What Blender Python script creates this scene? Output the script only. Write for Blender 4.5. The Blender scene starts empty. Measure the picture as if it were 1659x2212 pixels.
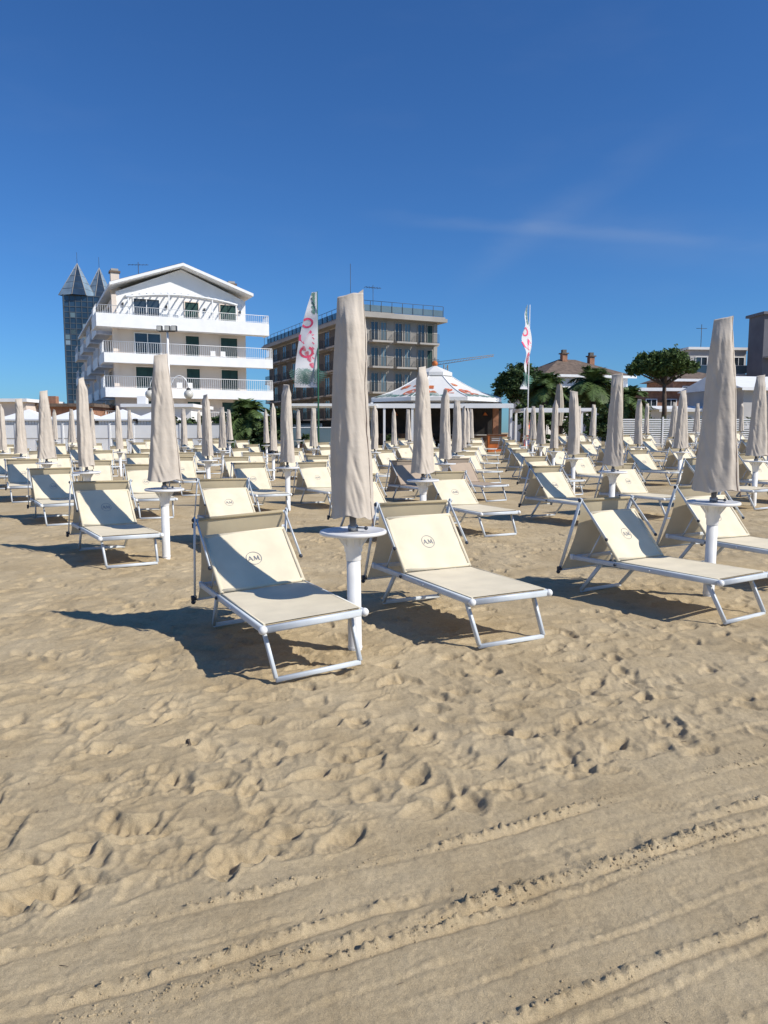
import bpy, math, random
import numpy as np
from mathutils import Vector, Matrix, noise as mnoise
random.seed(7)
scene=bpy.context.scene
COL=scene.collection
pi=math.pi

# ------------------------------------------------------------------ materials
def mat(name,col,rough=.6,var=.12,vscale=6.,bump=0.,bscale=60.,bdist=.004,metal=0.,spec=.4,translucent=0.,island=0.,col2=None,dark=0.):
    m=bpy.data.materials.new(name); m.use_nodes=True
    nt=m.node_tree; N=nt.nodes; L=nt.links
    b=N['Principled BSDF']; out=N['Material Output']
    b.inputs['Roughness'].default_value=rough; b.inputs['Metallic'].default_value=metal
    b.inputs['Specular IOR Level'].default_value=spec
    tc=N.new('ShaderNodeTexCoord')
    n=N.new('ShaderNodeTexNoise'); n.inputs['Scale'].default_value=vscale; n.inputs['Detail'].default_value=6
    L.new(tc.outputs['Object'],n.inputs['Vector'])
    r=N.new('ShaderNodeMix'); r.data_type='RGBA'
    c=Vector(col)
    lo=c*(1-var) if col2 is None else Vector(col2); hi=c*(1+var*.6)
    r.inputs[6].default_value=(*lo,1); r.inputs[7].default_value=(min(hi[0],1),min(hi[1],1),min(hi[2],1),1)
    mr=N.new('ShaderNodeMapRange'); mr.inputs[1].default_value=.32; mr.inputs[2].default_value=.68
    L.new(n.outputs['Fac'],mr.inputs[0]); L.new(mr.outputs[0],r.inputs[0])
    colout=r.outputs[2]
    if island>0:
        g=N.new('ShaderNodeNewGeometry'); hs=N.new('ShaderNodeHueSaturation')
        m2=N.new('ShaderNodeMapRange'); m2.inputs[3].default_value=1-island; m2.inputs[4].default_value=1+island
        L.new(g.outputs['Random Per Island'],m2.inputs[0]); L.new(m2.outputs[0],hs.inputs['Value']); L.new(colout,hs.inputs['Color'])
        colout=hs.outputs['Color']
    L.new(colout,b.inputs['Base Color'])
    if bump>0:
        n2=N.new('ShaderNodeTexNoise'); n2.inputs['Scale'].default_value=bscale; n2.inputs['Detail'].default_value=5
        L.new(tc.outputs['Object'],n2.inputs['Vector'])
        bp=N.new('ShaderNodeBump'); bp.inputs['Strength'].default_value=bump; bp.inputs['Distance'].default_value=bdist
        L.new(n2.outputs['Fac'],bp.inputs['Height']); L.new(bp.outputs[0],b.inputs['Normal'])
    if translucent>0:
        t=N.new('ShaderNodeBsdfTranslucent'); L.new(colout,t.inputs['Color'])
        mx=N.new('ShaderNodeMixShader'); mx.inputs[0].default_value=translucent
        L.new(b.outputs[0],mx.inputs[1]); L.new(t.outputs[0],mx.inputs[2]); L.new(mx.outputs[0],out.inputs['Surface'])
    return m

def sand_material():
    m=bpy.data.materials.new('sand'); m.use_nodes=True
    nt=m.node_tree; N=nt.nodes; L=nt.links; b=N['Principled BSDF']
    b.inputs['Roughness'].default_value=.95; b.inputs['Specular IOR Level'].default_value=.12
    tc=N.new('ShaderNodeTexCoord')
    def nz(s,d=6,r=.6):
        n=N.new('ShaderNodeTexNoise'); n.inputs['Scale'].default_value=s; n.inputs['Detail'].default_value=d; n.inputs['Roughness'].default_value=r
        L.new(tc.outputs['Object'],n.inputs['Vector']); return n.outputs['Fac']
    def rng(src,a,bb,c,d):
        k=N.new('ShaderNodeMapRange'); k.inputs[1].default_value=a;k.inputs[2].default_value=bb;k.inputs[3].default_value=c;k.inputs[4].default_value=d
        L.new(src,k.inputs[0]); return k.outputs[0]
    mx=N.new('ShaderNodeMix'); mx.data_type='RGBA'
    mx.inputs[6].default_value=(.420,.322,.190,1); mx.inputs[7].default_value=(.520,.415,.262,1)
    L.new(rng(nz(1.6,8,.65),.35,.65,0,1),mx.inputs[0])
    g=rng(nz(420,2,.5),.3,.7,.74,1.22)
    g2=rng(nz(45,5,.7),.3,.7,.87,1.11)
    mm=N.new('ShaderNodeMath'); mm.operation='MULTIPLY'; L.new(g,mm.inputs[0]); L.new(g2,mm.inputs[1])
    sp=rng(nz(150,3,.6),.27,.31,.55,1)
    m3=N.new('ShaderNodeMath'); m3.operation='MULTIPLY'; L.new(mm.outputs[0],m3.inputs[0]); L.new(sp,m3.inputs[1])
    vm=N.new('ShaderNodeVectorMath'); vm.operation='SCALE'; L.new(mx.outputs[2],vm.inputs[0]); L.new(m3.outputs[0],vm.inputs['Scale'])
    L.new(vm.outputs[0],b.inputs['Base Color'])
    b1=N.new('ShaderNodeBump'); b1.inputs['Strength'].default_value=.75; b1.inputs['Distance'].default_value=.012; L.new(nz(26,9,.78),b1.inputs['Height'])
    b2=N.new('ShaderNodeBump'); b2.inputs['Strength'].default_value=.8; b2.inputs['Distance'].default_value=.003; L.new(nz(240,4,.65),b2.inputs['Height'])
    L.new(b1.outputs[0],b2.inputs['Normal']); L.new(b2.outputs[0],b.inputs['Normal'])
    return m
M={}
M['sand']=sand_material()
M['alu']=mat('painted_aluminium',(.60,.64,.67),.38,.08,9,bump=.1,bscale=40,metal=.0,spec=.5)
M['cap']=mat('white_cap_plastic',(.78,.78,.76),.4,.05)
M['knob']=mat('dark_knob_plastic',(.04,.05,.07),.5)
M['cream']=mat('cream_mesh_fabric',(.735,.65,.485),.85,.08,5,bump=.35,bscale=220,bdist=.002,spec=.12)
M['creamflap']=mat('cream_flap_fabric',(.64,.54,.36),.85,.07,5,bump=.35,bscale=220,bdist=.002,spec=.12,translucent=.42)
M['tan']=mat('tan_mesh_fabric',(.42,.33,.25),.85,.07,5,bump=.35,bscale=220,bdist=.002,spec=.15)
M['tanflap']=mat('tan_flap_fabric',(.43,.35,.27),.85,.07,5,bump=.3,bscale=220,bdist=.002,spec=.15,translucent=.3)
M['ink']=mat('emblem_ink',(.20,.22,.27),.8)
M['cover']=mat('canvas_cover',(.575,.505,.425),.9,.10,4,bump=.5,bscale=14,bdist=.012,spec=.12)
M['zip']=mat('brown_zip',(.12,.07,.05),.7)
M['plastic']=mat('white_table_plastic',(.76,.75,.73),.42,.08,8,bump=.08)
M['steel']=mat('grey_steel',(.35,.36,.37),.4,metal=.7)
M['whitewall']=mat('white_render',(.82,.81,.79),.8,.06,.6,bump=.2,bscale=8)
M['creamwall']=mat('cream_pink_render',(.76,.65,.55),.85,.07,.5,bump=.2,bscale=8)
M['white']=mat('white_paint',(.82,.82,.81),.55,.05,1.5)
M['shutter']=mat('green_shutter',(.012,.05,.042),.5,.2,3)
M['glass']=mat('dark_window_glass',(.03,.04,.05),.12,.4,.8,spec=.8)
M['blueglass']=mat('blue_curtain_glass',(.02,.042,.075),.2,.5,.25,spec=.8)
M['cyan']=mat('pale_blue_glass',(.13,.19,.22),.2,.2,.4,spec=.7)
M['mullion']=mat('dark_mullion_metal',(.07,.09,.115),.5,.2,1)
M['spireglass']=mat('pale_metal_glass',(.22,.30,.37),.3,.2,.4,spec=.7)
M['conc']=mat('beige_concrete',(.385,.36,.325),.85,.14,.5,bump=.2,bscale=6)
M['concd']=mat('shaded_side_and_chimney_pot',(.14,.125,.11),.85,.2,.5)  # concrete with the side wall's shade put into the colour; also chimney pots
M['iron']=mat('dark_iron',(.05,.05,.05),.5)
M['tile']=mat('brown_roof_tiles',(.165,.12,.09),.85,.35,2.5,bump=.6,bscale=5,bdist=.06)
M['brick']=mat('orange_brick',(.36,.18,.11),.85,.3,3)
M['trunk']=mat('bark',(.13,.09,.065),.95,.35,4,bump=.8,bscale=14,bdist=.04)
M['leafpine']=mat('pine_foliage',(.09,.14,.04),.8,.3,1.2,island=.45,translucent=.15)
M['leafdark']=mat('dark_foliage',(.065,.11,.035),.7,.35,1.2,island=.45,translucent=.15)
M['leafpalm']=mat('palm_foliage',(.10,.155,.045),.6,.3,1.5,island=.4,translucent=.2)
M['tent']=mat('white_tent_membrane',(.76,.75,.72),.6,.05,1,translucent=.1)
M['flag']=mat('white_flag_cloth',(.82,.81,.82),.8,.05,2,translucent=.35)
M['red']=mat('red_print',(.70,.17,.07),.7,.35,3)
M['pink']=mat('pink_print',(.74,.09,.18),.8,.35,3)
M['green']=mat('green_leaf_print',(.10,.24,.20),.8,.4,2)
M['orange']=mat('orange_panel',(.62,.17,.04),.6,.4,3)
M['darkint']=mat('dark_bar_interior',(.04,.034,.03),.7,.5,1.6)
M['wood']=mat('brown_wood',(.17,.10,.06),.7,.3,4)
M['greenpole']=mat('green_painted_pole',(.03,.15,.09),.5)
M['globe']=mat('frosted_globe',(.60,.58,.52),.2,.1,3,spec=.7)
M['twig']=mat('dry_twig',(.12,.09,.06),.9)
M['crane']=mat('crane_yellow_paint',(.30,.20,.09),.6)
M['violet']=mat('grey_facade',(.15,.15,.17),.8,.2,.4)
M['greywall']=mat('light_grey_render',(.52,.50,.48),.8,.12,.5)
M['beigefab']=mat('beige_parasol_cloth',(.42,.37,.30),.9,.15,3)
M['blue']=mat('blue_cloth',(.05,.12,.35),.8)

# ------------------------------------------------------------------ mesh builder
class MB:
    def __init__(s): s.v=[];s.f=[];s.m=[];s.s=[]
    def add(s,vs,fs,m,smooth=False):
        o=len(s.v); s.v+= [tuple(p) for p in vs]
        for f in fs:
            s.f.append(tuple(i+o for i in f)); s.m.append(m); s.s.append(smooth)
    def ext(s,o,T=None):
        k=len(s.v)
        s.v+=[tuple(T@Vector(p)) for p in o.v] if T is not None else list(o.v)
        s.f+=[tuple(i+k for i in f) for f in o.f]; s.m+=o.m; s.s+=o.s
        return s
    def box(s,x0,x1,y0,y1,z0,z1,m):
        vs=[(x0,y0,z0),(x1,y0,z0),(x1,y1,z0),(x0,y1,z0),(x0,y0,z1),(x1,y0,z1),(x1,y1,z1),(x0,y1,z1)]
        s.add(vs,[(0,3,2,1),(4,5,6,7),(0,1,5,4),(1,2,6,5),(2,3,7,6),(3,0,4,7)],m)
    def bar(s,p0,p1,w,h,m,up=(0,0,1),seg=12,pw=.5):
        p0=Vector(p0);p1=Vector(p1); d=(p1-p0).normalized(); u=Vector(up)
        if abs(d.dot(u))>.98: u=Vector((0,1,0))
        r=d.cross(u).normalized(); u=r.cross(d)
        vs=[]
        for p in (p0,p1):
            for i in range(seg):
                a=2*pi*(i+.5)/seg; c=math.cos(a); q=math.sin(a)
                c=math.copysign(abs(c)**pw,c); q=math.copysign(abs(q)**pw,q)
                vs.append(p+r*c*w/2+u*q*h/2)
        s.add(vs,[(i,(i+1)%seg,seg+(i+1)%seg,seg+i) for i in range(seg)],m,True)
        o=len(s.v)-2*seg
        s.f.append(tuple(o+i for i in reversed(range(seg)))); s.m.append(m); s.s.append(False)
        s.f.append(tuple(o+seg+i for i in range(seg))); s.m.append(m); s.s.append(False)
    def tube(s,pts,r,m,seg=8):
        pts=[Vector(p) for p in pts]; n=len(pts); vs=[]
        for k,p in enumerate(pts):
            d=(pts[min(k+1,n-1)]-pts[max(k-1,0)]).normalized()
            u=Vector((0,0,1)) if abs(d.z)<.95 else Vector((0,1,0))
            a=d.cross(u).normalized(); b=a.cross(d)
            rr=r[k] if isinstance(r,(list,tuple)) else r
            for i in range(seg):
                t=2*pi*i/seg; vs.append(p+a*math.cos(t)*rr+b*math.sin(t)*rr)
        fs=[(k*seg+i,k*seg+(i+1)%seg,(k+1)*seg+(i+1)%seg,(k+1)*seg+i) for k in range(n-1) for i in range(seg)]
        s.add(vs,fs,m,True)
        o=len(s.v)-n*seg
        s.f.append(tuple(o+i for i in reversed(range(seg)))); s.m.append(m); s.s.append(False)
        s.f.append(tuple(o+(n-1)*seg+i for i in range(seg))); s.m.append(m); s.s.append(False)
    def lathe(s,prof,m,seg=32,c=(0,0,0),smooth=True):
        vs=[];n=len(prof)
        for r,z in prof:
            for i in range(seg):
                t=2*pi*i/seg; vs.append((c[0]+r*math.cos(t),c[1]+r*math.sin(t),c[2]+z))
        s.add(vs,[(k*seg+i,k*seg+(i+1)%seg,(k+1)*seg+(i+1)%seg,(k+1)*seg+i) for k in range(n-1) for i in range(seg)],m,smooth)
    def ball(s,c,r,m,seg=16,rz=None):
        rz=rz or r
        s.lathe([(max(1e-4,r*math.sin(pi*k/8)),-rz*math.cos(pi*k/8)) for k in range(9)],m,seg,c)
    def ribbon(s,fn,pts,w,m,closed=False):
        P=[Vector((p[0],p[1])) for p in pts]; n=len(P); vs=[]
        for k in range(n):
            a=P[(k-1)%n] if (closed or k>0) else P[k]; b=P[(k+1)%n] if (closed or k<n-1) else P[k]
            d=(b-a); d=d.normalized() if d.length>0 else Vector((1,0)); q=Vector((-d.y,d.x))*w/2
            for e in (P[k]+q,P[k]-q): vs.append(fn(e.x,e.y))
        rng=range(n) if closed else range(n-1)
        s.add(vs,[(2*k,2*k+1,2*((k+1)%n)+1,2*((k+1)%n)) for k in rng],m)
    def grid(s,fn,nu,nv,m,smooth=True):
        vs=[fn(i/nu,j/nv) for j in range(nv+1) for i in range(nu+1)]
        s.add(vs,[(j*(nu+1)+i,j*(nu+1)+i+1,(j+1)*(nu+1)+i+1,(j+1)*(nu+1)+i) for j in range(nv) for i in range(nu)],m,smooth)
    def mesh(s,name):
        me=bpy.data.meshes.new(name); me.from_pydata(s.v,[],s.f)
        ms=[]
        for x in s.m:
            if x not in ms: ms.append(x)
        for x in ms: me.materials.append(M[x])
        me.polygons.foreach_set('material_index',[ms.index(x) for x in s.m])
        me.polygons.foreach_set('use_smooth',s.s); me.update()
        return me
def obj(name,data,parent=None,loc=(0,0,0),rot=(0,0,0),**kw):
    if isinstance(data,MB): data=data.mesh(name)
    o=bpy.data.objects.new(name,data); COL.objects.link(o)
    if parent: o.parent=parent
    o.location=loc; o.rotation_euler=rot
    for k,v in kw.items(): o[k]=v
    return o
def thing(name,label,cat,loc=(0,0,0),rot=(0,0,0),data=None,group=None):
    o=obj(name,data,None,loc,rot,label=label,category=cat)
    if group: o['group']=group
    return o

# ------------------------------------------------------------------ ground
def sst(a,b,x):
    t=np.clip((x-a)/(b-a),0,1); return t*t*(3-2*t)
def G(x,y):
    e=x-3.2
    sp=.5*(e+np.sqrt(e*e+1.)); r=.038*sp
    return .42*np.tanh(r/.42)+.3*sst(26,44,y)
def perlin(x,y,seed):
    rs=np.random.RandomState(seed); p=rs.permutation(256); an=rs.rand(256)*2*pi; gx=np.cos(an); gy=np.sin(an)
    xi=np.floor(x).astype(np.int64); yi=np.floor(y).astype(np.int64); xf=x-xi; yf=y-yi
    u=xf*xf*xf*(xf*(xf*6-15)+10); v=yf*yf*yf*(yf*(yf*6-15)+10)
    def g(i,j,a,b):
        h=p[(p[i&255]+j)&255]; return gx[h]*a+gy[h]*b
    a=g(xi,yi,xf,yf);b=g(xi+1,yi,xf-1,yf);c=g(xi,yi+1,xf,yf-1);d=g(xi+1,yi+1,xf-1,yf-1)
    return ((a+(b-a)*u)*(1-v)+(c+(d-c)*u)*v)*1.5
xs=[0.]
while xs[-1]<2000:
    x=xs[-1]; xs.append(x+(.0065 if x<1.9 else (.0042*x if x<8 else (.05*x if x<60 else .25*x))))
xs=np.array([-a for a in xs[:0:-1]]+xs)
ys=[-25.,-12.,-6.,-3.,-1.,0.,.6,1.0,1.3]
while ys[-1]<2500:
    y=ys[-1]; ys.append(y+(.0028*y if y<3.4 else (.0034*y if y<14 else (.025*y if y<60 else .25*y))))
ys=np.array(ys)
nx=len(xs);ny=len(ys)
XX,YY=np.meshgrid(xs,ys)
Z=G(XX,YY)
ca,sa=math.cos(math.radians(24.4)),math.sin(math.radians(24.4))
nn=int(np.searchsorted(ys,16.))
x0=int(np.searchsorted(xs,-14.)); x1=int(np.searchsorted(xs,16.))
x=XX[:nn,x0:x1]; y=YY[:nn,x0:x1]
P_=ca*x+sa*y; Q=-sa*x+ca*y
wx=x+.12*perlin(x*2.3,y*2.3,1); wy=y+.12*perlin(x*2.3+9,y*2.3,2)
F=sst(2.25,2.65,Q+.14*perlin(x*1.1,y*1.1,3))
h=.014*perlin(x*.8,y*.8,4)
n2=perlin(wx*2.6,wy*3.0,5); n3=perlin(wx*5.3,wy*5.9,6); n4=perlin(wx*11,wy*12,7); n5=perlin(x*26,y*26,8); n9=perlin(x*48,y*48,17)
calm=.5+.5*np.clip(.5+1.6*perlin(x*.55,y*.55,19),0,1)
h+=F*calm*(.012*n2+.0105*n3-.005*np.abs(n3)+.0058*n4-.002*np.abs(n4)+.0032*n5*(.45+.55*np.clip(n2*2,-1,1))+.0014*n9)
n6=perlin(P_*3.,Q*16,9); n7=perlin(x*60,y*60,10); n8=perlin(x*18,y*18,12)
h+=.0010*n7*(y<5)
h+=(1-F)*(.0022*n6*np.clip(.3+perlin(P_*.9,Q*2.,14)*2,0,1)+.0020*n8+.008*perlin(P_*.6,Q*3.,11)+.0013*n9+.004*perlin(x*6,y*6,15))
RID=((2.66,.011,.016,27),(2.33,.021,.018,21),(2.15,.006,.013,33),(2.07,.016,.018,22),(1.97,.026,.024,23),(1.905,.020,.018,34),(1.76,.004,.012,35),(1.66,.006,.012,36),(1.50,.015,.016,25),(1.43,.008,.013,38),(1.24,.010,.016,26))
for q0,hh,w,sd in RID:
    d=Q-q0-.020*perlin(P_*1.7,Q*0+sd,23+sd%2)-.006*perlin(P_*9,Q*0+sd,sd+5)
    on=np.clip(.5+1.8*perlin(P_*1.3,Q*0+sd*3.3,sd+40)+.6*perlin(P_*6,Q*0+sd*1.7,sd+41),0.0,1.15)
    if q0>2.4: on=on*sst(.9,1.7,P_)
    if q0 in(1.97,1.905): on=np.clip(on+.4,0,1.15)*(.25+.75*sst(.2,1.0,P_))
    if q0==2.33: on=np.clip(on+.3,0,1.15)*(1-.6*sst(1.8,2.4,P_))
    if q0<1.6: on=on*(.1+.9*sst(.1,1.1,P_))
    tread=.75+.5*np.sign(np.sin(P_*2*pi/.045+sd))*.5
    cr=np.clip(.34+1.0*perlin(x*21,y*21,sd+60)+.8*perlin(x*42,y*42,sd+61)+.5*perlin(x*85,y*85,sd+62),0,1.5)*tread
    env=np.exp(-(np.abs(d)/w)**2.5)
    h+=hh*on*env*(.2+.85*cr)
    h-=.5*hh*on*np.exp(-((d+w*1.8)/(w*.8))**2)
rs=np.random.RandomState(5)
xl=xs[x0:x1]; yl=ys[:nn]
cnt=0
while cnt<2700:
    r=rs.rand()
    py=2.2+ 12*r**1.5; px=(rs.rand()*2-1)*(1.0+py*.62)
    q=-sa*px+ca*py
    if q<2.5 and rs.rand()<.95: continue
    cnt+=1
    a=rs.rand()*pi*2 if rs.rand()<.5 else math.radians(25)+rs.randn()*.4
    Lh=.10+.035*rs.rand(); Wh=.042+.016*rs.rand(); dep=.004+.016*rs.rand()**1.8
    if q<2.5: dep*=.4
    i0,i1=np.searchsorted(yl,[py-.23,py+.23]); j0,j1=np.searchsorted(xl,[px-.23,px+.23])
    if i1<=i0 or j1<=j0: continue
    lx=x[i0:i1,j0:j1]-px; ly=y[i0:i1,j0:j1]-py
    u=(lx*math.cos(a)+ly*math.sin(a))/Lh; v=(-lx*math.sin(a)+ly*math.cos(a))/Wh
    v=v/(1.0+.22*np.cos(u*3.0)); 
    rr=np.sqrt(u*u+v*v)+.24*perlin(lx*11+cnt,ly*11,77)+.08*perlin(lx*30+cnt,ly*30,78)
    bowl=-(1-sst(.5,1.04,rr))*dep*(1+.5*u)
    rim=.30*dep*np.exp(-((rr-1.15)/.18)**2)
    tre=0
    if rs.rand()<.35: tre=.0016*np.sign(np.sin(u*26))*np.sin(v*8)*(1-sst(.6,.9,rr))
    h[i0:i1,j0:j1]+=bowl+rim+tre
edge=(1-sst(13.,15.8,y))*(1-sst(10,13.5,np.abs(x-1)))
Z[:nn,x0:x1]+=h*edge
far=(YY<120)
Z+=np.where(far,.03*perlin(XX*.9,YY*.9,31)*sst(11,16,YY),0)
co=np.empty((nx*ny,3),np.float32); co[:,0]=XX.ravel();co[:,1]=YY.ravel();co[:,2]=Z.ravel()
idx=np.arange(nx*ny).reshape(ny,nx)
qf=np.stack([idx[:-1,:-1],idx[:-1,1:],idx[1:,1:],idx[1:,:-1]],-1).reshape(-1,4)
me=bpy.data.meshes.new('ground'); me.vertices.add(nx*ny); me.vertices.foreach_set('co',co.ravel())
me.loops.add(qf.size); me.loops.foreach_set('vertex_index',qf.ravel().astype(np.int32))
me.polygons.add(len(qf)); me.polygons.foreach_set('loop_start',(np.arange(len(qf))*4).astype(np.int32))
me.polygons.foreach_set('loop_total',np.full(len(qf),4,np.int32))
me.polygons.foreach_set('use_smooth',np.ones(len(qf),bool)); me.materials.append(M['sand']); me.update(calc_edges=True)
obj('ground',me,kind='structure')
def ZS(px,py):
    return float(Z[min(ny-1,int(np.searchsorted(ys,py))),min(nx-1,int(np.searchsorted(xs,px)))])
def g(px,py): return float(G(np.array(float(px)),np.array(float(py))))

# sand clods + debris
mb=MB()
ico=[]; ph=(1+5**.5)/2
for a,b in ((1,ph),(-1,ph),(1,-ph),(-1,-ph)): ico+= [(0,a,b),(a,b,0),(b,0,a)]
ico=[Vector(v).normalized() for v in ico]
icof=[]
for i in range(12):
    for j in range(i+1,12):
        for k in range(j+1,12):
            if all((ico[a]-ico[b]).length<1.1 for a,b in((i,j),(j,k),(i,k))):
                n_=(ico[j]-ico[i]).cross(ico[k]-ico[i])
                icof.append((i,j,k) if n_.dot(ico[i])>0 else (i,k,j))
for c in range(7500):
    q0=[2.33,2.07,1.97,1.97,1.905,1.50,1.24][rs.randint(7)]; p0=-1.2+6.5*rs.rand()
    if q0<1.6 and p0<.5: continue
    if mnoise.noise(Vector((p0*1.5,q0*9,0)))<-.15: continue
    q0+=rs.randn()*.022
    px=ca*p0-sa*q0; py=sa*p0+ca*q0
    if py<1.4: continue
    r=.0016+.0046*rs.rand()**2.5
    mb.add([Vector((px,py,ZS(px,py)+r*.1))+Vector((v.x,v.y,v.z*.7))*r*(.6+.8*rs.rand()) for v in ico],icof,'sand',False)
obj('sand_clods',mb,kind='stuff')
mb=MB()
for c in range(150):
    py=1.7+7*rs.rand()**1.2; px=(rs.rand()*2-1)*(.3+.6*py); a=rs.rand()*pi; l=.005+.014*rs.rand()**2
    z=ZS(px,py)+.002; d=Vector((math.cos(a),math.sin(a),.1*rs.randn()))*l
    mb.tube([Vector((px,py,z))-d,Vector((px+.002,py,z+.002)),Vector((px,py,z))+d],.0007+.0006*rs.rand(),'twig',4)
obj('beach_litter',mb,kind='stuff')
mb=MB(); 
zt=ZS(-.98,3.6)
mb.tube([(-.99,3.52,zt+.003),(-.975,3.57,zt+.012),(-.995,3.61,zt+.016),(-.99,3.66,zt+.004)],[.004,.008,.009,.003],'twig',6)
thing('driftwood_piece','small dark curled piece of driftwood lying on the sand','driftwood',data=mb)

# ------------------------------------------------------------------ umbrella
USH={.3:(.145,.130,.090,.084),4.1:(.210,.135,.078,.078),8.7:(.165,.130,.086,.080)}
TH0=-.42
def cover_pt(th,t,seed=0.,off=0.):
    ax,ay,bx,by=USH[seed]
    z=.965+(2.47-.965)*t
    tt=t**.85
    rx=ax+(bx-ax)*tt+.003*math.sin(t*5+seed); ry=ay+(by-ay)*tt
    fl=max(0,(t-.86)/.14); fl=fl*fl*(3-2*fl)
    c,s=math.cos(th),math.sin(th)
    w=.010*mnoise.noise(Vector((c*1.3+seed,s*1.3,z*1.3)))+.007*mnoise.noise(Vector((c*2.6+seed,s*2.6,z*3.4)))
    ph=th+.45*mnoise.noise(Vector((seed,z*1.1,1)))+.2*mnoise.noise(Vector((seed,z*3.1,5)))
    f1=math.sin(ph*4+seed+.8*z); f2=math.sin(ph*9+seed*3-1.2*z)
    env=max(0,.55+.9*mnoise.noise(Vector((c+seed,s,z*1.8))))
    w+=(.0115*f1*abs(f1)**.1+.0065*f2)*env*(1-.3*t)
    cz=mnoise.noise(Vector((c*2.2+seed*2,s*2.2,z*11+c*5)))
    w+=(.0055*cz-.005*abs(cz))*(.35+max(0,mnoise.noise(Vector((c*1.5,s*1.5,z*2.2+seed))))*2.4)
    dth=(th-(TH0+.05*math.sin(t*9+seed)+.12*t)-.03)%(2*pi)
    w+=.010*math.exp(-dth/.35)
    fl_b=math.exp(-((t)/.02)**2)*.003
    k=w*(1-.5*fl)+fl_b+off
    x=c*(rx+k); y=s*(ry+k)*(1-.72*fl)
    zz=z+(.016*(x/.1)+.012*mnoise.noise(Vector((x*14,seed,3))))*fl+ (.012*math.sin(th*3+seed)+.014*mnoise.noise(Vector((c*2,s*2,seed))))*(1-t)**8
    return Vector((x+.005*math.sin(z*3+seed),y,zz))
def umb_parts(seed):
    cov=MB(); ns,nt_=110,120
    vs=[cover_pt(2*pi*i/ns,k/nt_,seed) for k in range(nt_+1) for i in range(ns)]
    cov.add(vs,[(k*ns+i,k*ns+(i+1)%ns,(k+1)*ns+(i+1)%ns,(k+1)*ns+i) for k in range(nt_) for i in range(ns)],'cover',True)
    top=[cover_pt(2*pi*i/ns,1,seed) for i in range(ns)]
    cov.add(top+[Vector((p.x*.96,0,p.z+.010)) for p in top],[(i,(i+1)%ns,ns+(i+1)%ns,ns+i) for i in range(ns)],'cover',True)
    cp=cover_pt(0,1,seed)
    hk=.032 if seed==.3 else .012
    cov.add([cp+Vector((-.05,-.006,-.006)),cp+Vector((.003,0,-.03)),cp+Vector((.004,0,hk)),cp+Vector((-.05,.006,-.006))],[(0,1,2),(1,3,2)],'cover')
    bot=[cover_pt(2*pi*i/ns,0,seed) for i in range(ns)]
    cov.add(bot+[Vector((p.x*.4,p.y*.4,p.z+.02)) for p in bot],[(i,ns+i,ns+(i+1)%ns,(i+1)%ns) for i in range(ns)],'cover')
    zp=MB()
    vs=[]
    for k in range(91):
        t=k/90; tt=TH0+.05*math.sin(t*9+seed)+.12*t
        for e in (-.026,.022): vs.append(cover_pt(tt+e,t,seed,.0035))
    zp.add(vs,[(2*k,2*k+1,2*k+3,2*k+2) for k in range(90)],'zip',True)
    zp.tube([cover_pt(TH0,0,seed,.006)+Vector((0,0,-.0)),cover_pt(TH0,0,seed,.010)+Vector((0,0,-.05))],.005,'zip',6)
    tab=MB()
    tab.lathe([(.001,.858),(.20,.857),(.212,.864),(.230,.864),(.236,.857),(.235,.842),(.225,.837),(.10,.836),(.001,.836)],'plastic',48)
    fun=MB()
    fun.lathe([(.078,.835),(.076,.815),(.066,.80),(.064,.72),(.055,.705),(.054,.66),(.051,.65)],'plastic',24)
    for i in range(8):
        a=i*pi/4; d=Vector((math.cos(a),math.sin(a),0)); n=Vector((-d.y,d.x,0))*.0035
        A=[d*.05+Vector((0,0,.73)),d*.125+Vector((0,0,.834)),d*.05+Vector((0,0,.834))]
        fun.add([p+n for p in A[:3]]+[p-n for p in A[:3]],[(0,1,2),(5,4,3),(0,3,4,1),(1,4,5,2),(0,2,5,3)],'plastic')
    pole=MB()
    pole.lathe([(.049,-.25),(.049,.65),(.02,.652)],'plastic',24)
    pole.lathe([(.053,.02),(.053,.03),(.050,.035)],'plastic',24)
    st=MB()
    st.lathe([(.001,.86),(.036,.863),(.036,.90),(.024,.905),(.024,1.0),(.001,1.01)],'steel',20)
    st.bar((.03,-.02,.885),(.085,-.055,.885),.012,.012,'steel'); st.ball((.09,-.058,.885),.014,'knob',8)
    return cov,zp,tab,fun,pole,st
UP=[umb_parts(s) for s in (0.3,4.1,8.7)]
UM=[[p.mesh(n) for p,n in zip(u,('cover','zipper','table','table_support','pole','pole_clamp'))] for u in UP]
UJ=[]
for u in UP:
    j=MB(); [j.ext(p) for p in u]; UJ.append(j.mesh('beach_umbrella'))
def umbrella(x,y,k,rz,detail,tilt=(0,0),lab=None,sc=1.):
    lab=lab or 'closed beach umbrella in beige zipped cover, round white table'
    loc=(x,y,g(x,y)); rot=(tilt[0],tilt[1],rz)
    if not detail:
        o=thing('beach_umbrella',lab,'beach umbrella',loc,rot,UJ[k],'closed umbrellas in rows on the beach'); o.scale=(1,1,sc); return
    o=thing('beach_umbrella',lab,'beach umbrella',loc,rot,None,'closed umbrellas in rows on the beach'); o.scale=(1,1,sc)
    ms=UM[k]
    c=obj('cover',ms[0],o); obj('zipper',ms[1],c)
    t=obj('table',ms[2],o); obj('table_support',ms[3],t)
    obj('pole',ms[4],o); obj('pole_clamp',ms[5],o)

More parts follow.
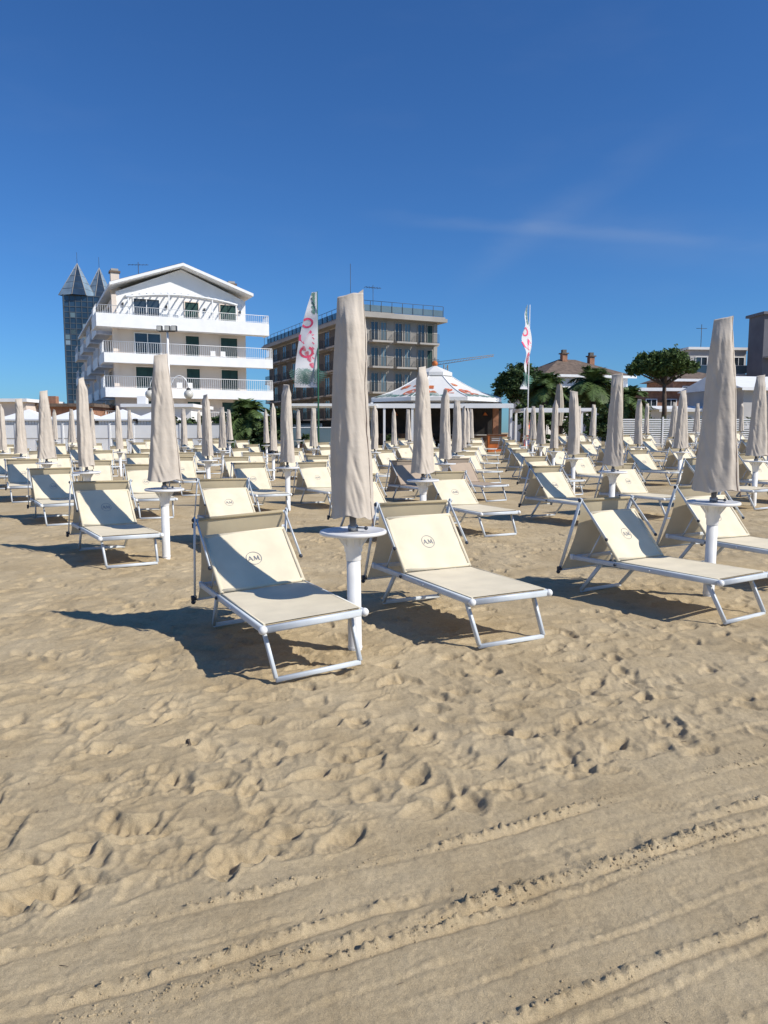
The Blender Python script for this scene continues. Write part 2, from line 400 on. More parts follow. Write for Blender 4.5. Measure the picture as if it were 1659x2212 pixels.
# ------------------------------------------------------------------ lounger
HY=1.03
def lounger_parts(ang,tan=False):
    fb='tan' if tan else 'cream'; ff='tanflap' if tan else 'creamflap'
    a=math.radians(ang); H=(HY,.372); D=(math.cos(a),math.sin(a)); N_=(-math.sin(a),math.cos(a))
    def bk(x,t,o=0):
        return Vector((x,H[0]+D[0]*t+N_[0]*o,H[1]+D[1]*t+N_[1]*o))
    fr=MB(); RE=HY+.53
    for s in (-1,1):
        fr.bar((s*.345,.03,.345),(s*.345,RE,.345),.028,.046,'alu')
    fr.bar((-.33,.02,.345),(.33,.02,.345),.028,.046,'alu')
    fr.bar((-.33,RE-.02,.345),(.33,RE-.02,.345),.03,.04,'alu')
    fr.bar((-.33,HY-.01,.33),(.33,HY-.01,.33),.025,.03,'alu')
    for s in (-1,1):
        fr.ball((s*.348,.018,.345),.029,'cap',14,.029); 
        fr.bar((s*.345,RE-.02,.345),(s*.345,RE+.015,.345),.034,.054,'cap')
        fr.ball((s*.363,HY-.36,.345),.009,'cap',8)
        fr.ball((s*.363,HY+.01,.345),.014,'knob',8)
    fl=MB()
    for s in (-1,1): fl.bar((s*.305,.16,.33),(s*.29,-.0,.03),.026,.036,'alu',up=(0,1,0))
    fl.bar((-.29,-.0,.022),(.29,-.0,.022),.028,.032,'alu')
    hl=MB()
    for s in (-1,1): hl.bar((s*.305,HY+.2,.33),(s*.29,HY+.45,.03),.026,.036,'alu',up=(0,1,0))
    hl.bar((-.29,HY+.45,.022),(.29,HY+.45,.022),.028,.032,'alu')
    seat=MB()
    def sf(top):
        def fn(u,v):
            x=-.33+.66*u; y=.045+(HY-.055)*v
            z=.374-.014*math.sin(pi*u)*math.sin(pi*min(1,v*1.02))+.002*mnoise.noise(Vector((x*5,y*5,ang)))
            return Vector((x,y,z-(0 if top else .008)))
        return fn
    seat.grid(sf(True),16,26,fb)
    b=MB(); b.grid(sf(False),4,6,fb); 
    seat.ext(b)
    for s in (-1,1): seat.bar((s*.327,.045,.369),(s*.327,HY-.01,.369),.014,.014,fb)
    back=MB()
    T=.54
    def bf(o):
        def fn(u,v):
            x=-.326+.652*u; e=.016*(1-abs(2*u-1)**6)
            sag=-.014*math.sin(pi*u)*math.sin(pi*v)
            wr=.0025*mnoise.noise(Vector((x*7,v*5,ang+o)))+.002*mnoise.noise(Vector((x*3,v*22,ang)))*math.exp(-v*4)
            return bk(x,.02+(T-.02)*v,(o*e if o>0 else -e)+sag+wr)
        return fn
    back.grid(bf(1),20,26,fb); back.grid(lambda u,v:bf(-1)(1-u,v),18,8,fb)
    back.bar(bk(-.324,T),bk(.324,T),.034,.034,fb,pw=.8); back.bar(bk(-.320,.02),bk(.320,.02),.03,.03,fb,pw=.8)
    for s in (-1,1): back.bar(bk(s*.322,.0),bk(s*.322,T),.03,.03,fb,pw=.8)
    for s in (-1,1): back.bar(bk(s*.29,.33,-.02),(s*.30,HY+.38,.33),.014,.014,'alu')
    em=MB()
    ce=(0,.28); 
    def ef(x,y): return bk(x,y,.0200-.014*math.cos(pi*x/.652)*math.sin(pi*(y-.02)/(T-.02)))
    cir=[(ce[0]+.060*math.cos(t*pi/20),ce[1]+.060*math.sin(t*pi/20)) for t in range(40)]
    em.ribbon(ef,cir,.0034,'ink',True)
    hh=.044; b0=ce[1]-hh/2
    def L_(ox,w,segs):
        for (x0,y0,x1,y1,wd) in segs: em.ribbon(ef,[(ox+x0*w,b0+y0*hh),(ox+x1*w,b0+y1*hh)],wd*.8,'ink')
    L_(-.046,.034,[(0,0,.5,1,.004),(.5,1,1,0,.008),(.2,.36,.8,.36,.004)])
    L_(-.009,.006,[(0,.06,.9,.06,.006)])
    L_(.004,.034,[(0,0,.06,1,.004),(.06,1,.5,.1,.007),(.5,.1,.94,1,.004),(.94,1,1.0,0,.008)])
    L_(.042,.006,[(0,.06,.9,.06,.006)])
    sh=MB(); shf=MB()
    ap=(HY+.425+(50-ang)*.004,.905+(ang-50)*.004)
    lo=(HY+.66,.19)
    pv=bk(0,.22,.035); pv=(pv.y,pv.z)
    for s in (-1,1):
        x=s*.362
        shf.bar((x,pv[0],pv[1]),(x,ap[0],ap[1]),.013,.024,'alu')
        shf.bar((x+s*.016,ap[0]-.01,ap[1]+.02),(x+s*.016,lo[0],lo[1]),.014,.034,'alu')
        shf.ball((x+s*.02,ap[0],ap[1]),.019,'knob',10); shf.ball((x,pv[0],pv[1]),.016,'knob',10)
        shf.bar((x+s*.004,lo[0]-.012,lo[1]+.03),(x+s*.045,lo[0]-.012,lo[1]+.03),.035,.04,'knob')
        shf.ball((x+s*.028,lo[0],lo[1]-.005),.02,'knob',8)
    shf.bar((-.36,ap[0],ap[1]),(.36,ap[0],ap[1]),.018,.018,'alu',pw=.9); shf.bar((-.36,lo[0],lo[1]+.01),(.36,lo[0],lo[1]+.01),.018,.018,'alu',pw=.9)
    def ff_(u,v):
        x=-.348+.696*u; sg=.05*math.sin(pi*u)*math.sin(pi*v)+.03*math.sin(pi*v)
        return Vector((x*(1-.05*math.sin(pi*v)),ap[0]+.006+(lo[0]-ap[0])*v-sg,ap[1]-.006+(lo[1]+.02-ap[1])*v-sg*.3+.006*mnoise.noise(Vector((x*6,v*4,ang)))))
    sh.grid(ff_,14,16,ff)
    sh.bar((-.345,ap[0],ap[1]),(.345,ap[0],ap[1]),.026,.026,ff,pw=.9)
    return fr,fl,hl,seat,back,em,sh,shf
LP={}
for key,(an,tn) in {'a':(49,False),'b':(50,False),'c':(43,False),'t':(52,True)}.items():
    ps=lounger_parts(an,tn); j=MB(); [j.ext(p) for p in ps]
    LP[key]=([p.mesh(n) for p,n in zip(ps,('frame','leg','leg','seat','backrest','emblem','sunshade','sunshade_frame'))],j.mesh('sun_lounger'))
RA=math.radians(27.66)
def lounger(x,y,key,rz,detail=True,tilt=(0,0),dz=0,lab=None):
    lab=lab or ('tan mesh sun lounger with raised backrest and folded sunshade' if key=='t' else 'cream mesh sun lounger with raised backrest and white frame')
    loc=(x,y,g(x,y)+dz); rot=(tilt[0],tilt[1],rz); gr='sun loungers in rows on the beach'
    ms,j=LP[key]
    if not detail: thing('sun_lounger',lab,'sun lounger',loc,rot,j,gr); return
    o=thing('sun_lounger',lab,'sun lounger',loc,rot,None,gr)
    obj('frame',ms[0],o)
    obj('leg',ms[1],o); obj('leg',ms[2],o); obj('seat',ms[3],o)
    b=obj('backrest',ms[4],o); obj('emblem',ms[5],b)
    s=obj('sunshade',ms[6],o); obj('sunshade_frame',ms[7],s)

P0=Vector((-.207,5.153)); A_=Vector((3.275,1.717)); B_=Vector((-2.49,3.90))
ah=Vector((math.cos(RA),math.sin(RA))); sh_=Vector((-math.sin(RA),math.cos(RA)))
rr=random.Random(3)
for j in range(0,9):
    for i in range(-1,13):
        p=P0+A_*i+B_*j
        if p.y>43 or abs(p.x/p.y)>.62 : continue
        det=j<=3 and p.y<24
        if (i,j)==(0,0): rot,tilt,k=0.05,(0.0,-.012),0
        elif (i,j)==(1,0): rot,tilt,k=-.35,(.004,.006),1
        else: rot,tilt,k=rr.uniform(0,6.28),(rr.uniform(-.015,.015),rr.uniform(-.015,.015)),rr.randrange(3)
        if p.x/p.y>-.56: umbrella(p.x,p.y,k,rot,det,tilt,sc=1.035 if (i,j)==(1,0) else 1.)
        for side in (0,1):
            if j==0 and i==-1: continue
            c=p+ah*((-.443,1.083)[side]+rr.uniform(-.04,.04)*(j>0))+sh_*(-.403+rr.uniform(-.12,.12)*(j>0))
            key='t' if (i,j) in ((2,2),) else rr.choice('aabc')
            rz=RA+(rr.uniform(-.07,.07) if j>0 else 0); tl=(rr.uniform(-.012,.012),rr.uniform(-.015,.015)); dz=0
            if (i,j,side)==(0,0,0): tl=(0,-.05);dz=.012;key='c'
            if (i,j,side)==(0,0,1): tl=(.012,.0);dz=.0;key='b'
            if (i,j,side)==(0,1,0): rz=RA+.10; key='a'; c=p+ah*(-.47)+sh_*(-.43)
            if (i,j,side)==(1,0,0): c=Vector((2.98,5.98)); rz=math.radians(34); key='b';dz=-.01
            if (i,j,side)==(1,0,1): key='b'; dz=-.01
            lounger(c.x,c.y,key,rz,det,tl,dz)

# ------------------------------------------------------------------ setting helpers
def railing(mb,p0,p1,z0,z1,m='white',sp=.18,t=.022):
    p0=Vector((*p0,0));p1=Vector((*p1,0)); L=(p1-p0).length; n=max(1,int(L/sp)); d=(p1-p0)/n
    for k in range(n+1):
        q=p0+d*k; mb.box(q.x-t/2,q.x+t/2,q.y-t/2,q.y+t/2,z0,z1-.05,m)
    q=Vector((0,0,z1)); mb.bar(p0+q,p1+q,.06,.06,m,seg=4,pw=1.)
    q=Vector((0,0,z0+.08)); mb.bar(p0+q,p1+q,.04,.04,m,seg=4,pw=1.)
def window(parent,u,z,w,h,face,off,pane='shutter',frame='white',slats=False):
    m=MB(); fr=MB(); t=.08
    def B(b,u0,u1,z0,z1,d0,d1,mt):
        if face=='f': b.box(u0,u1,off-d1,off-d0,z0,z1,mt)
        elif face=='r': b.box(off+d0,off+d1,u0,u1,z0,z1,mt)
        else: b.box(off-d1,off-d0,u0,u1,z0,z1,mt)
    B(m,u,u+w,z,z+h,-.02,.02,pane)
    if slats:
        n=int(h/.12)
        for k in range(n): B(m,u+.05,u+w-.05,z+k*h/n+.02,z+k*h/n+.05,.02,.04,pane)
    B(fr,u-t,u,z-.02,z+h+t,-.02,.09,frame); B(fr,u+w,u+w+t,z-.02,z+h+t,-.02,.09,frame); B(fr,u,u+w,z+h,z+h+t,-.02,.088,frame)
    B(fr,u+w/2-.03,u+w/2+.03,z,z+h,.021,.06,frame if pane!='shutter' else 'shutter')
    o=obj('window',m,parent); obj('window_frame',fr,o)

RB=math.radians(25.8)
# ---- white hotel with gable
A=thing('apartment_house','white four-storey apartment house with gable roof and wraparound balconies','building',(-23.3,62,.3),(0,0,RB))
w=MB(); w.box(1.5,12.6,1.6,40,0,13.1,'creamwall')
w.box(1.48,12.62,1.56,1.6,10.4,13.1,'whitewall')
w.add([(1.5,1.6,13.1),(12.6,1.6,13.1),(6.95,1.6,15.4),(1.5,40,13.1),(12.6,40,13.1),(6.95,40,15.4)],[(0,1,2),(4,3,5),(0,2,5,3),(1,4,5,2)],'whitewall')
for y in (10.5,19,28): w.box(1.2,1.5,y,y+.5,0,12.8,'whitewall')
w.box(1.1,1.5,1.35,1.6+.2,0,12.8,'creamwall')
obj('wall',w,A)
r=MB()
xr0=6.95
for sx,xe in ((-1,0.9),(1,13.1)):
    z_e=13.65; z_r=15.75; ft=.24
    y0,y1=.5,40.6
    vs=[(xe,y0,z_e),(xr0,y0,z_r),(xr0,y1,z_r),(xe,y1,z_e),(xe,y0,z_e-ft),(xr0,y0,z_r-ft),(xr0,y1,z_r-ft),(xe,y1,z_e-ft)]
    fs=[(0,1,2,3),(7,6,5,4),(0,4,5,1),(2,6,7,3),(3,7,4,0)]
    r.add(vs,fs,'white')
    k_=.12 if sx<0 else -.12
    r.add([(xe+k_,y0+.15,z_e+.08),(xr0,y0+.15,z_r+.05),(xr0,y1,z_r+.05),(xe+k_,y1,z_e+.08)],[(0,1,2,3)],'tile')
ro=obj('roof',r,A)
for cx,cy,cz in ((1.7,4,15.3),(11.7,3,14.9)):
    c=MB(); c.box(cx-.35,cx+.35,cy-.35,cy+.35,13,cz-.25,'creamwall'); c.box(cx-.45,cx+.45,cy-.45,cy+.45,cz-.25,cz-.1,'tile'); c.box(cx-.3,cx+.3,cy-.3,cy+.3,cz-.1,cz+.1,'conc')
    obj('chimney',c,ro)
fls=[1.75,4.65,7.5,10.4]
for n,z in enumerate(fls):
    b=MB(); xl_,xr_=(0.2,14.6) if n<3 else (-.3,14.3)
    up=.34 if n<3 else .62
    b.box(xl_,xr_,0,1.6,z-.38,z-.05,'white'); b.box(xl_,1.5,1.6,3.6,z-.38,z-.05,'white')
    b.box(xl_,xr_,-.06,.08,z-.46,z+up,'white'); b.box(xl_-.06,xl_+.08,.08,3.6,z-.46,z+up,'white'); b.box(xr_-.08,xr_+.06,.08,1.6,z-.46,z+up,'white')
    bo=obj('balcony',b,A); rl=MB()
    railing(rl,(xl_,0.01),(xr_,0.01),z+up,z+1.28); railing(rl,(xl_,0.1),(xl_,3.6),z+up,z+1.28,sp=.2); railing(rl,(xr_,0.1),(xr_,1.6),z+up,z+1.28,sp=.2)
    obj('railing',rl,bo)
    for (u,ww,kd) in ((2.9,2.1,'glass' if n>1 else 'shutter'),(7.2,1.15,'shutter'),(10.3,1.5,'shutter')):
        window(A,u,z-.03,ww,2.25,'f',1.56 if n==3 else 1.6,kd,'creamwall' if kd=='shutter' else 'white',slats=False)
    for y0 in (5.5,13.,21.5,31):
        b=MB(); b.box(.2,1.5,y0,y0+4.6,z-.38,z-.05,'white'); b.box(.14,.28,y0,y0+4.6,z-.46,z+.4,'white'); b.box(.28,1.5,y0,y0+.12,z-.46,z+.4,'white')
        bo=obj('balcony',b,A); rl=MB(); railing(rl,(.2,y0),(.2,y0+4.6),z+.4,z+1.2,sp=.22); obj('railing',rl,bo)
        window(A,y0+1,z-.03,2.2,2.2,'l',1.5,'glass','creamwall')
for u in (2.0,5.6,8.9,12.1):
    q=MB(); q.box(u-.07,u+.07,1.42,1.56,11.9,12.2,'iron'); obj('wall_lamp',q,A)
for u,z in ((3.4,7.55),(4.2,7.55),(8.8,10.45),(11.5,4.7)):
    q=MB(); q.lathe([(.001,0),(.16,0),(.2,.35),(.22,.38),(.001,.38)],'tile',10,(u,.6,z))
    obj('flower_pot',q,A)
for u,z in ((5.6,10.4),(9.2,7.5),(6.2,4.65)):
    q=MB()
    for e in (0,.9): 
        q.box(u+e,u+e+.45,.55,.95,z+.42,z+.47,'white'); q.box(u+e,u+e+.45,.93,.97,z+.47,z+.95,'white')
        for a_ in (.02,.4): 
            for b_ in (.57,.9): q.box(u+e+a_,u+e+a_+.03,b_,b_+.03,z-.05,z+.42,'white')
    obj('terrace_chairs',q,A)
pg=MB()
for k in range(17):
    xx=2.2+k*.58; zc=12.5+.5*max(0,math.sin(pi*(xx-2.2)/9.3))**.8
    pg.tube([(xx,1.55,zc+.25),(xx,1.0,zc+.2),(xx,.1,zc-.02)],.07,'white',5)
pts=[(2.2+k*.388,.15,12.45+.5*max(0,math.sin(pi*k/24))**.8) for k in range(25)]
pg.tube(pts,.09,'white',6); pg.tube([(p[0],1.45,p[2]+.22) for p in pts],.06,'white',6)
for xx in (2.3,5.6,9.3,11.4): pg.box(xx-.05,xx+.05,.1,.2,10.35,12.45+.45*max(0,math.sin(pi*(xx-2.2)/9.3)),'white')
obj('pergola',pg,A)
an=MB(); an.tube([(4,6,14.5),(4,6,16.6)],.03,'iron',5)
for k in range(6): an.tube([(3.2+.3*k,5.7,16.3+.03*k),(3.2+.3*k,6.3,16.3+.03*k)],.015,'iron',4)
an.tube([(3.1,6,16.3),(4.9,6,16.45)],.02,'iron',4); obj('antenna',an,A)

# ---- glass tower
T=thing('glass_tower','dark blue glass tower with two pointed glass pyramids on top','tower',(-87.3,222,0),(0,0,.30))
b=MB(); hw=5.6
nf=13; top_=nf*3.1
b.box(-hw,hw,-hw,hw,0,top_,'blueglass')
for f in range(nf*2+1):
    z=f*1.55; d=.10 if f%2 else .16
    b.box(-hw-d,hw+d,-hw-d,hw+d,z-.10,z+.10,'mullion')
for k in range(8):
    u=-hw+k*2*hw/7
    for sx in (-1,1):
        b.box(u-.09,u+.09,sx*hw-.2,sx*hw+.2,0,top_+.2,'mullion'); b.box(sx*hw-.2,sx*hw+.2,u-.09,u+.09,0,top_+.2,'mullion')
q=random.Random(11)
for k in range(40):
    c_=q.randrange(7); f_=q.randrange(nf*2); u=-hw+c_*2*hw/7
    b.box(u+.12,u+2*hw/7-.12,-hw-.06,-hw-.02,f_*1.55+.14,f_*1.55+1.40,q.choice(['cyan','cyan','spireglass']))
obj('wall',b,T)
for cx,cy,rr_,hh in ((-2.2,-2.2,5.2,9.6),(3.5,1.2,4.4,9.4)):
    s=MB(); zt=top_+.1
    bs=[(cx+rr_*math.cos(a),cy+rr_*math.sin(a),zt) for a in (-2.7,-1.75,-1.0,.1,1.6)]; apx=(cx+.4,cy,zt+hh)
    for k in range(5):
        p,q_=Vector(bs[k]),Vector(bs[(k+1)%5]); s.add([p,q_,apx],[(0,1,2)],'spireglass' if k in(0,2) else 'blueglass')
        s.tube([p,apx],[.12,.06],'conc',5)
        for e in (.2,.4,.6,.8): s.tube([p*(1-e)+Vector(apx)*e,q_*(1-e)+Vector(apx)*e],.06,'mullion',4)
    s.tube([apx,(cx+.4,cy,zt+hh+3.0)],.05,'iron',4)
    obj('spire',s,T)

# ---- second hotel
Bd=thing('hotel_building','beige five-storey flat-roofed hotel with small iron balconies and roof terrace','building',(-2.4,86,.3),(0,0,RB))
w=MB(); w.box(0,9.7,0,36,0,14.2,'conc'); w.box(-.04,0.0,.9,36,0,14.0,'concd')  # thin dark sheet paints shade onto the left side wall
for z in (2.9,5.8,8.7,11.6): w.box(-.2,9.85,-.12,36,z-.14,z+.12,'conc')
for x_ in (0.,9.2): w.box(x_,x_+.5,-.1,0,0,14.1,'conc')
obj('wall',w,Bd)
w=MB(); w.box(-1.1,10.5,-1.1,36.5,14.2,14.6,'conc'); w.box(-.9,10.3,-.9,36.3,14.6,14.8,'conc'); w.box(2,7.5,7,30,14.8,16.4,'conc')
ro=obj('roof',w,Bd)
w=MB()
for k in range(8): w.box(-.7+k*1.35,-.1+k*1.35+.7,-.72,-.68,14.9,15.6,'cyan')
for k in range(22): w.box(-.72,-.68,-.6+k*1.6,.85+k*1.6,14.9,15.6,'blueglass')
railing(w,(-.75,-.75),(10.1,-.75),14.8,16.05,'iron',sp=1.35,t=.05); railing(w,(-.75,-.75),(-.75,36),14.8,16.05,'iron',sp=1.6,t=.05)
obj('railing',w,ro)
for ax,ay,hh,hy in ((.2,4,21.,0),(3.6,5,19,1)):
    an=MB(); an.tube([(ax,ay,14.7),(ax,ay,hh)],.03,'iron',5)
    if hy:
        for k in range(6): an.tube([(ax-1+.35*k,ay-.5,hh-.3),(ax-1+.35*k,ay+.5,hh-.3)],.02,'iron',4)
        an.tube([(ax-1.1,ay,hh-.3),(ax+1.1,ay,hh-.3)],.025,'iron',4)
    obj('antenna',an,ro)
for z in (0.,2.9,5.8,8.7,11.6):
    for u in (.9,4.0,7.0):
        if z<14 : window(Bd,u+.1,z+.15,.85,2.1,'f',0,'glass','conc'); window(Bd,u+1.35,z+.15,.7,2.1,'f',0,'shutter' if u>5 else 'cyan','conc')
        if z>0:
            b=MB(); b.box(u-.25,u+2.35,-1.25,-.12,z-.12,z+.08,'conc'); bo=obj('balcony',b,Bd)
            rl=MB(); railing(rl,(u-.2,-1.2),(u+2.3,-1.2),z+.1,z+1.1,'iron',sp=.14,t=.03); railing(rl,(u-.2,-1.2),(u-.2,-.15),z+.1,z+1.1,'iron',t=.03); obj('railing',rl,bo)
    for k in range(8):
        u=1.6+k*4.3
        window(Bd,u,z+.15,1.6,2.2,'l',-.04,'glass','conc')
        if z>0:
            b=MB(); b.box(-1.25,-.2,u-.6,u+2.6,z-.12,z+.08,'conc'); bo=obj('balcony',b,Bd)
            rl=MB(); railing(rl,(-1.2,u-.55),(-1.2,u+2.55),z+.1,z+1.1,'iron',sp=.25,t=.04); obj('railing',rl,bo)

# ---- foliage
def crown(mb,blobs,n,size,seed,m,flat=1.):
    R_=random.Random(seed)
    tot=sum(b[3]*b[4] for b in blobs)
    for (cx,cy,cz,rx,rz) in blobs:
        nn_=int(n*rx*rz/tot)
        ncl=max(6,nn_//45)
        for c in range(ncl):
            while 1:
                d=Vector((R_.gauss(0,1),R_.gauss(0,1),R_.gauss(0,1))).normalized()
                if d.z>-.75: break
            q=(.45+.6*R_.random()); cc=Vector((cx+d.x*rx*q,cy+d.y*rx*q,cz+d.z*rz*q)); cr=.16*rx+.15*rx*R_.random()
            for k in range(nn_//ncl):
                p=cc+Vector((R_.gauss(0,.5)*cr,R_.gauss(0,.5)*cr,R_.gauss(0,.4)*cr*flat))
                a=Vector((R_.gauss(0,1),R_.gauss(0,1),R_.gauss(0,.6))).normalized(); b=a.cross(Vector((R_.gauss(0,1),R_.gauss(0,1),R_.gauss(0,1)))).normalized()
                s=size*(.6+.8*R_.random())
                mb.add([p-a*s,p+b*s*.45,p+a*s,p-b*s*.45],[(0,1,2,3)],m)
def palm(name_label,loc,h,R_,seed,nf=46,droop=.9,lean=.0):
    q=random.Random(seed)
    o=thing('palm_tree',name_label,'palm tree',loc)
    t=MB(); pts=[(lean*(k/8)**2,0,h*k/8) for k in range(9)]
    t.tube(pts,[.24-.08*k/8+(.03 if k%2 else 0) for k in range(9)],'trunk',10); obj('trunk',t,o)
    c=MB()
    for f in range(nf):
        az=q.random()*2*pi; el=q.uniform(-.5,1.4); L=R_*q.uniform(.75,1.15); d=Vector((math.cos(az),math.sin(az),0)); sd=Vector((-d.y,d.x,0))
        P=[]; n=12
        for k in range(n+1):
            s=k/n; P.append(Vector((lean,0,h))+d*L*s*math.cos(el)*(1-.15*s)+Vector((0,0,L*(s*math.sin(el)-droop*.65*s*s))))
        c.tube(P,[.03*(1-k/n)+.008 for k in range(n+1)],'leafpalm',4)
        for k in range(1,n*2+1):
            s=k/(2*n+1); i=int(s*n); p=P[i].lerp(P[i+1],s*n-i); ll=L*.30*math.sin(pi*(.15+.8*s))
            tg=(P[i+1]-P[i]).normalized()
            for sg in (-1,1):
                e=p+sd*sg*ll*.8+tg*ll*.55+Vector((0,0,-ll*.35*q.random()))
                wv=tg*.065*R_/1.6
                c.add([p-wv,p+wv,e],[(0,1,2)],'leafpalm')
    obj('crown',c,o)
def pine(label,loc,h,blobs,seed,n,m='leafpine',name='pine_tree',size=.16):
    o=thing(name,label,'tree',loc); t=MB(); top=Vector((blobs[0][0],blobs[0][1],blobs[0][2]-blobs[0][4]*.5))
    mid=Vector((top.x*.3+.15,0,h*.45))
    t.tube([(0,0,-.3),mid,top],[.26,.2,.12],'trunk',8)
    for b in blobs: t.tube([mid.lerp(top,.6),Vector((b[0],b[1],b[2]-b[4]*.2))],[.12,.04],'trunk',6)
    obj('trunk',t,o); c=MB(); crown(c,blobs,n,size,seed,m); obj('crown',c,o)
pine('umbrella pine with flat spreading dark green crown and bare trunk',(22.4,60,.6),6,[(0,0,6.4,1.6,.75),(-1.4,.3,6.1,1.2,.6),(1.35,0,6.2,1.3,.65),(.3,-.6,6.85,1.4,.5),(-.7,.6,6.8,1.3,.5),(2.2,.3,6.0,.7,.45),(-2.2,.2,5.9,.65,.45),(.2,.5,5.8,1.2,.5)],1,17000,size=.14)
pine('dense rounded dark green pine tree behind the beach bar',(13.0,70,.6),4,[(0,0,5.8,1.8,1.3),(-1.7,0,5.0,1.3,1.1),(1.5,0,5.5,1.4,1.1),(-.4,0,6.3,1.4,.9),(2.5,0,4.8,1.3,1.2),(-1.4,0,5.8,1.1,.8),(.3,0,4.6,1.6,1.3),(3.3,0,4.0,1.0,1.0)],2,18000,'leafdark')
pine('bushy green tree between the villa and the beach bar',(12.9,62,.6),3,[(0,0,3.1,1.5,1.2),(1.8,0,3.5,1.3,1.2),(4.2,0,3.4,1.5,1.2),(5.9,.5,3.1,1.3,1.0),(-1.2,0,2.4,1.,.9),(7.5,0,2.5,1.1,.9)],14,16000,'leafpine')
palm('palm tree with arching green fronds behind the pavilion',(11.3,53,.6),4.2,2.1,3,lean=.2,nf=48)
palm('palm tree with arching green fronds behind the pavilion',(15.2,54,.6),4.5,2.4,4,lean=-.2,nf=48)
palm('palm tree with arching green fronds behind the pavilion',(13.2,56,.6),3.5,1.8,5,nf=36)
palm('palm tree with arching green fronds behind the pavilion',(17.1,52,.6),3.3,1.9,8,nf=40)
palm('low bushy palm with dark fronds beside the white fence',(-8.3,45.5,.35),2.3,2.0,6,60)
palm('low bushy palm with dark fronds beside the white fence',(-6.8,47,.35),2.0,1.8,7,56)
for nm,lb,loc,bl,sd,n in (('bush','dark green shrub beside the white fence',(-7.6,45,.3),[(0,0,1.0,1.2,.9),(.9,0,.7,.9,.7),(-.9,0,.8,.9,.8)],9,5500),
      ('hedge','clipped green hedge behind the white fence',(-12,50,.3),[(k*1.,0,1.7,.7,.6) for k in range(-2,4)],10,4000),
      ('hedge','green hedge behind the pavilion',(12.5,52,.5),[(k*1.1,0,1.6,.9,1.3) for k in range(-2,6)],11,9000),
      ('hedge','green hedge beside the louvred fence',(24,56,.5),[(k*1.6,0,1.2,1.1,1.0) for k in range(-4,9)],12,9000)):
    b=MB(); crown(b,bl,n,.14,sd,'leafdark'); 
    for q in bl: b.tube([(q[0],q[1],-.2),(q[0],q[1],q[2])],[.05,.02],'trunk',5)
    thing(nm,lb,nm,loc,data=b)

# ---- kiosk
K=thing('beach_bar','beach bar with octagonal white tent roof, red lettering and dark interior','beach bar',(3.35,49.5,.35))
EV,RT=4.5,.8; ZE,ZT=3.35,5.05
def oc(R_,z,k): a=math.radians(-90+22.5+45*k); return Vector((R_*math.cos(a),R_*math.sin(a),z))
def fern(mb,fn,x,y,a,L,m,w=.05):
    d=Vector((math.cos(a),math.sin(a))); s=Vector((-d.y,d.x))
    mb.ribbon(fn,[(x,y),(x+d.x*L,y+d.y*L)],w*.6,m)
    for k in range(1,8):
        p=Vector((x,y))+d*L*k/8; l=L*.4*math.sin(pi*(k+1)/10)
        for sg in (-1,1):
            e=p+d*l*.7+s*sg*l; mb.ribbon(fn,[tuple(p),tuple(e)],w,m)
def ringp(cx,cy,a,b,n=22,rot=0): return [(cx+a*math.cos(2*pi*i/n),cy+b*math.sin(2*pi*i/n)) for i in range(n)]
# sagging membrane: the height along the slope dips slightly between eave and crown ring
def facet(k,off=.03):
    a,b=oc(EV,ZE,k-1),oc(EV,ZE,k); c,d=oc(RT,ZT,k-1),oc(RT,ZT,k); E=(a+b)/2; t=(b-a).normalized(); F_=(c+d)/2; L=(F_-E).length; U=(F_-E)/L; n=t.cross(U)
    def fn(x,y):
        p=E+t*x+U*y+n*off; s=max(0,min(1,y/L)); p.z-=.22*math.sin(pi*s); return p
    fn.L=L; fn.hw0=(b-a).length/2; fn.hw1=(d-c).length/2
    return fn
r=MB()
for k in range(8):
    f0=facet(k,0.)
    r.grid(lambda u,v:f0((2*u-1)*(f0.hw0+(f0.hw1-f0.hw0)*v),v*f0.L),4,10,'tent',True)
    r.add([oc(EV,ZE-.22,k-1),oc(EV,ZE-.22,k),oc(EV,ZE,k),oc(EV,ZE,k-1)],[(0,1,2,3)],'tent')
    r.add([oc(1.2,ZT+.04,k-1),oc(1.2,ZT+.04,k),oc(.12,ZT+.5,k),oc(.12,ZT+.5,k-1)],[(0,1,2,3)],'tent')
    r.add([oc(1.2,ZT-.18,k-1),oc(1.2,ZT-.18,k),oc(1.2,ZT+.04,k),oc(1.2,ZT+.04,k-1)],[(0,1,2,3)],'tent')
    r.tube([f0(f0.hw0+(f0.hw1-f0.hw0)*e/8,f0.L*e/8)+Vector((0,0,.02)) for e in range(9)],.03,'white',5)
r.ball((0,0,ZT+.66),.19,'orange'); r.tube([(0,0,ZT+.5),(0,0,ZT+1.05)],.03,'iron')
R2=random.Random(4)
for k in (-2,-1,0,1,2):
    fn=facet(k)
    for c in range(7 if k else 5):
        fern(r,fn,-1.5+c*.48+R2.uniform(-.15,.15),.08,R2.uniform(.8,2.3),R2.uniform(.5,1.0),'green',.040)
    for c in range(4): fern(r,fn,R2.uniform(-.9,.9),R2.uniform(.7,2.3),R2.uniform(0,6),.5,'orange' if c%2 else 'red',.04)
ro=obj('roof',r,K)
lt=MB()
lt.ribbon(facet(-1,.04),ringp(.72,1.15,.34,.50),.13,'red',True)
lt.ribbon(facet(0,.04),[(.45,1.7),(.9,1.65),(.5,.95),(.98,.9)],.13,'red')
lt.ribbon(facet(1,.04),ringp(-.6,1.15,.34,.50),.13,'red',True)
lt.ribbon(facet(0,.04),ringp(-.8,1.15,.27,.46),.11,'red',True)
obj('lettering',lt,ro)
b=MB()
